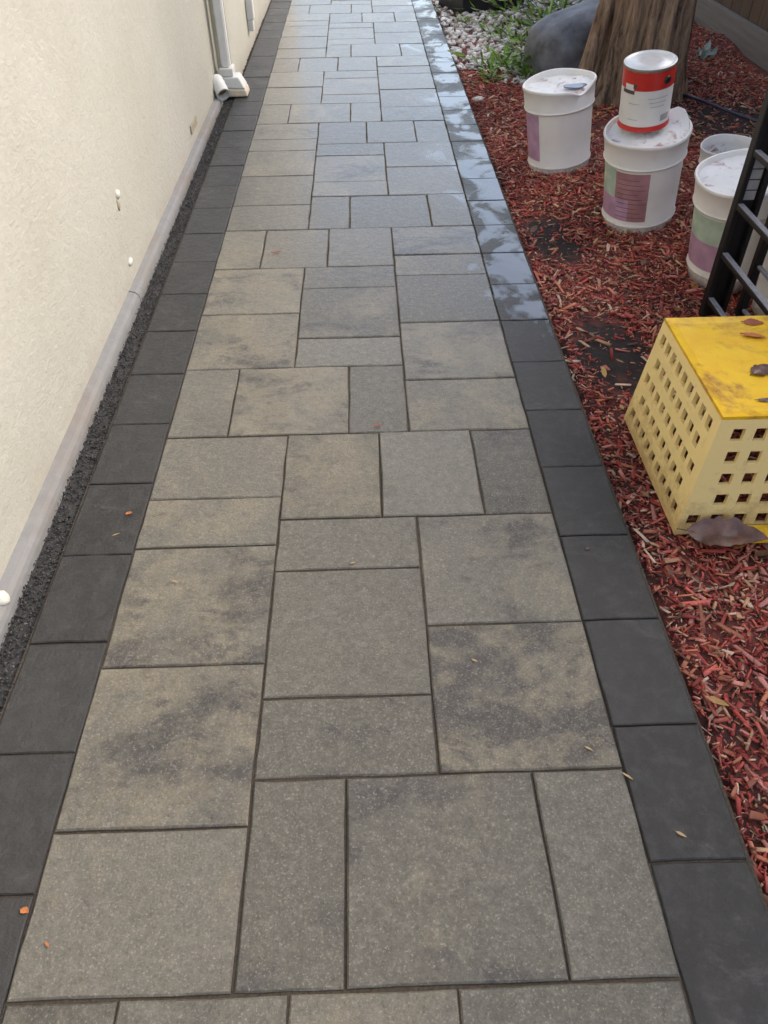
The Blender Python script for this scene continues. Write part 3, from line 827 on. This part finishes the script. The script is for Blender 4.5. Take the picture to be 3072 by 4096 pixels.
for k in range(len(ring)):
    j = (k + 1) % len(ring); fs.append((ring[k], n0 + k, n0 + j, ring[j]))
fs.append(tuple(n0 + k for k in range(len(ring))))
mesh_obj('top_panel', vs, fs, M['yellow'], crate)
# flared rim lying on the mulch
b = MB(); fl = .042
rx0 = bx0 + .085
b.hexa([(rx0 + .02, by0 - fl, .008), (bx1, by0 - fl, .008), (bx1, by0 - .001, .008), (rx0, by0 - .001, .008), (rx0 + .02, by0 - fl, .020), (bx1, by0 - fl, .020), (bx1, by0 - .001, .026), (rx0, by0 - .001, .026)])
b2_ = b.build('rim', M['yellow'], crate); bevel(b2_, .003)

# ------------------------------------------------------------------ black ladder
lad = empty('step_ladder', (1.58, 1.58, -.02))
tag(lad, 'black metal step ladder with painted grey sky sheen on its treads beside the yellow crate', 'ladder')
def lbox(name, x0, x1, y0, y1, z0, z1, mat, bv=.003):
    b = MB(); b.box(x0 - 1.58, x1 - 1.58, y0 - 1.58, y1 - 1.58, z0 + .02, z1 + .02); return bevel(b.build(name, mat, lad), bv)
for y0 in (1.765, 1.335):
    lbox('front_rail', 1.536, 1.552, y0, y0 + .03, -.02, .92, M['black'])
    lbox('front_web', 1.5525, 1.594, y0 + .020, y0 + .028, -.02, .92, M['black'], .001)
    lbox('front_flange', 1.5945, 1.608, y0, y0 + .03, -.02, .92, M['black'])
    lbox('rear_rail', 1.648, 1.672, y0 + .002, y0 + .028, -.02, .90, M['black'])
for k in range(6):
    z = .05 + .1405 * k
    lbox('tread', 1.5385, 1.556, 1.3655, 1.7645, z - .014, z, M['black'], .002)
    lbox('tread_sheen', 1.5395, 1.555, 1.366, 1.764, z + .0003, z + .0025, M['sky_sheen'], .0006)  # thin grey strip standing in for sky reflected on the tread top
    lbox('rear_rung', 1.654, 1.667, 1.3655, 1.7645, z - .048, z - .038, M['sky_sheen'], .003)
for k in range(4):
    lbox('sticker', 1.5565, 1.5905, 1.7835, 1.7845, .335 + .028 * k, .360 + .028 * k, M['print_grey'], .0003)

# ------------------------------------------------------------------ boulder beside the tree
bm = bmesh.new(); bmesh.ops.create_icosphere(bm, subdivisions=4, radius=1)
for q in bm.verts:
    p_ = q.co.copy(); k_ = 3.2                                   # squarish, weathered block
    nrm_ = (abs(p_.x) ** k_ + abs(p_.y) ** k_ + abs(p_.z) ** k_) ** (1 / k_)
    p_ = p_ / nrm_
    d_ = 1 + .07 * mnoise.noise(p_ * 1.6 + Vector((4, 1, 7))) + .025 * mnoise.noise(p_ * 5) + .008 * mnoise.noise(p_ * 14)
    q.co = Vector((p_.x * .34 * d_, p_.y * .25 * d_, p_.z * .27 * d_ * (1 + .18 * p_.x)))
me = bpy.data.meshes.new('boulder'); bm.to_mesh(me); bm.free(); me.materials.append(M['slate'])
me.polygons.foreach_set('use_smooth', [True] * len(me.polygons))
o = bpy.data.objects.new('boulder', me); o.location = (1.80, 4.58, .03); o.rotation_euler = (0, 0, .35); link(o)
tag(o, 'large slate grey boulder between the tree trunk and white gravel', 'boulder')

# black plastic tray at the far end of the border
tr = empty('plant_tray', (1.42, 6.35, -.02), Matrix.Rotation(.42, 3, 'Z').to_quaternion())
tag(tr, 'black plastic tray on white gravel at the path edge', 'tray')
def tray_side(x0, x1, y0, y1):
    b = MB(); b.box(x0, x1, y0, y1, 0, .10); bevel(b.build('side', M['black_plastic'], tr), .004)
tray_side(-.26, .26, -.18, -.17); tray_side(-.26, .26, .17, .18); tray_side(-.26, -.25, -.1695, .1695); tray_side(.25, .26, -.1695, .1695)
b = MB(); b.box(-.2495, .2495, -.1695, .1695, .004, .012); b.build('floor', M['black_plastic'], tr)
b = MB(); b.box(-.275, .275, -.195, -.165, .1003, .112); bevel(b.build('rim', M['black_plastic'], tr), .004)
b = MB(); b.box(-.275, -.245, -.1645, .195, .1003, .112); bevel(b.build('rim', M['black_plastic'], tr), .004)

# hose near the fence
tag(tube('garden_hose', [(2.15, 4.02, 0), (2.24, 3.86, .004), (2.30, 3.72, .002), (2.36, 3.58, .004), (2.44, 3.45, 0), (2.6, 3.3, -.002)], .008, M['hose'], None, 10), 'thin dark blue hose lying on mulch near the fence', 'hose')

# ------------------------------------------------------------------ plants
def leaf_cloud(name, n, cen, spread, L, up, mat, parent, seed):
    rg = np.random.default_rng(seed)
    pos = np.array(cen) + rg.normal(0, 1, (n, 3)) * np.array(spread); pos[:, 2] = np.abs(pos[:, 2])
    az = np.arctan2(pos[:, 1] - cen[1], pos[:, 0] - cen[0]) + rg.normal(0, .5, n)
    R = rots_euler(rg.normal(0, .3, n), -np.abs(rg.normal(up, .3, n)), az)
    l = rg.uniform(.6, 1.2, n) * L
    return scatter(name, LEAF_V, LEAF_F, pos, R, np.stack([l * 1.35, l * 1.3 * rg.uniform(.35, .6, n), l], 1), mat, parent)
weeds = [((1.385, 5.52), 26, .07, .035, 'bright green weed growing through white gravel closest to the black tray'),
         ((1.50, 5.26), 34, .08, .04, 'largest bright green weed in the middle of the white gravel'),
         ((1.235, 5.80), 14, .05, .03, 'small green weed in white gravel by the path edge'),
         ((1.36, 4.62), 60, .12, .05, 'low green weed clump where gravel meets red mulch'),
         ((1.50, 4.45), 34, .085, .045, 'green weed clump at the foot of the slate grey boulder'),
         ((1.62, 4.98), 60, .13, .05, 'yellow green weed spreading in the gravel beside the boulder'),
         ((1.75, 5.6), 40, .11, .05, 'green weed patch in the gravel in front of the leafy shrub'),
         ((1.225, 4.36), 20, .05, .04, 'lime green seedling in red mulch near the path edge')]
for k, ((wx, wy), n, sp, L, lab) in enumerate(weeds):
    w_ = empty('weed', (wx, wy, -.02)); tag(w_, lab, 'weed')
    leaf_cloud('leaves', int(n * 2.0), (0, 0, .012), (sp, sp, .04), L * 1.25, .35, M['leaf_green'], w_, 40 + k)
    for q in range(3):
        a = 2.1 * q + k
        tube('stem', [(0, 0, -.02), (.4 * sp * math.cos(a), .4 * sp * math.sin(a), .02), (sp * math.cos(a), sp * math.sin(a), .04)], .002, M['leaf_green'], w_, 5)
sh = empty('shrub', (1.86, 5.95, -.03)); tag(sh, 'leafy green shrub with dark stem behind the slate grey boulder', 'shrub')
tube('stem', [(-.13, -.62, -.02), (-.10, -.42, .06), (-.03, -.18, .16), (0, 0, .30)], [.010, .009, .008, .006], M['leaf_green'], sh, 8)
tube('stem', [(.1, .05, -.02), (.12, .02, .2), (.14, 0, .4)], .008, M['leaf_green'], sh, 8)
leaf_cloud('leaves', 420, (.05, -.05, .12), (.30, .28, .14), .075, .3, M['leaf_green'], sh, 77)
pp = empty('succulent', (2.52, 4.68, -.01)); tag(pp, 'pale grey green rosette plant between trunk and fence', 'plant')
leaf_cloud('leaves', 22, (0, 0, .02), (.055, .05, .025), .06, .5, M['leaf_pale'], pp, 91)

# ------------------------------------------------------------------ loose bits
def single_leaf(name, loc, L, W, curl, mat, rz, label, cat, tilt=(0, 0), thick=.0006):
    """thin blade with a folded midrib, a pointed tip, ragged margin and a short stalk"""
    n, m = 18, 7; vs = []; fs = []
    rag = random.Random(label)
    ed = [(rag.uniform(.78, 1.1), rag.uniform(.78, 1.1)) for _ in range(n + 1)]
    for lay in (0, 1):
        for i in range(n + 1):
            s = i / n
            if s < .12: w0 = W * .02
            else: w0 = W * .5 * max(.03, math.sin(math.pi * ((s - .12) / .88) ** .75) ** .8)
            for j in range(m):
                u = -1 + 2 * j / (m - 1)
                w = w0 * (1 if abs(u) < .9 else ed[i][0 if u < 0 else 1])
                z = curl * abs(u) * w * .7 + curl * L * .30 * (2 * s - 1) ** 2 * .6 + .10 * W * mnoise.noise(Vector((s * 5, u * 1.6, rz * 5))) + .03 * W * mnoise.noise(Vector((s * 14, u * 4, rz * 3)))
                vs.append(((s - .5) * L, u * w + .10 * L * math.sin(2.2 * s + rz), z + lay * thick))
    k = (n + 1) * m
    for i in range(n):
        for j in range(m - 1):
            a = i * m + j; fs.append((a, a + m, a + m + 1, a + 1)); fs.append((k + a, k + a + 1, k + a + m + 1, k + a + m))
    o = mesh_obj(name, vs, fs, mat, None, True); o.location = loc; o.rotation_euler = (tilt[0], tilt[1], rz)
    return tag(o, label, cat)
single_leaf('dead_leaf', (1.245, .802, .016), .18, .075, .4, M['leaf_brown'], -.36, 'large curled purple brown leaf at the front foot of the yellow crate', 'leaf', (.35, .0))
TZ = -.02 + HZ + .0045
single_leaf('dead_leaf', (1.345, 1.03, TZ), .085, .04, .06, M['leaf_brown'], .4, 'brown leaf curled on the middle of the yellow crate top', 'leaf')
single_leaf('dead_leaf', (1.39, 1.225, TZ), .05, .028, .06, M['redchip'], -.3, 'reddish leaf near the back edge of the yellow crate top', 'leaf')
single_leaf('dead_leaf', (1.31, .925, TZ), .06, .014, .06, M['leaf_brown'], -.2, 'thin brown leaf near the front edge of the yellow crate top', 'leaf')
single_leaf('dead_leaf', (1.37, 1.17, TZ), .055, .02, .06, M['orange'], -.5, 'rust coloured leaf between the two brown leaves on the crate top', 'leaf')

def from_px(x, y, z=.003):           # point on the ground plane for a spot noted in the photograph
    d = rt2 * ((x * 1.8517 - 1536) / 3021.95) + dn2 * ((y * 1.8517 - 2048) / 3021.95) + fw
    return CAM + d * ((z - CAM.z) / d.z)
bits = [((278, 1110), .018, .009, 'orange', .3, 'orange chip on the left charcoal border', 'chip'),
        ((250, 1156), .020, .003, 'straw', .5, 'pale straw on the left border just below the orange chip', 'straw'),
        ((378, 1256), .016, .004, 'straw', -.6, 'yellow straw on the left column of grey pavers', 'straw'),
        ((52, 1968), .015, .010, 'orange', -.5, 'bright orange chip at the joint of left border and pavers', 'chip'),
        ((102, 2040), .011, .004, 'orange', -1.0, 'small orange sliver on the bottom left paver', 'chip'),
        ((596, 546), .034, .010, 'redchip', .15, 'rusty brown leaf on a far left paver', 'leaf'),
        ((815, 920), .024, .007, 'redchip', -.2, 'red brown chip on the paver in the middle of the path', 'chip'),
        ((762, 1217), .013, .004, 'straw', .2, 'tan fleck near the crossing joint in mid path', 'chip'),
        ((1025, 1427), .013, .004, 'straw', -.7, 'tan fleck on the cream and charcoal mottled right paver', 'chip'),
        ((1271, 1617), .016, .004, 'straw', -.8, 'tan sliver beside the right border joint', 'chip'),
        ((1354, 1676), .022, .004, 'straw', -.9, 'straw lying in the joint of pavers and right border', 'straw'),
        ((1470, 1802), .018, .005, 'straw', -.8, 'tan chip on the near right charcoal border', 'chip'),
        ((1270, 1186), .014, .008, 'leaf_brown', .4, 'dark speck of bark on the right charcoal border', 'chip')]
for (q, L, W, mt, rz, lab, cat) in bits:
    single_leaf('fallen_' + cat, from_px(*q), L, W, .25, M[mt], rz, lab, cat)
o = blob('pebble', (1.115, 3.97, .004), (.030, .022, .013), M['stone'], None, 31); tag(o, 'lone pale pebble in mulch at the path edge', 'pebble')
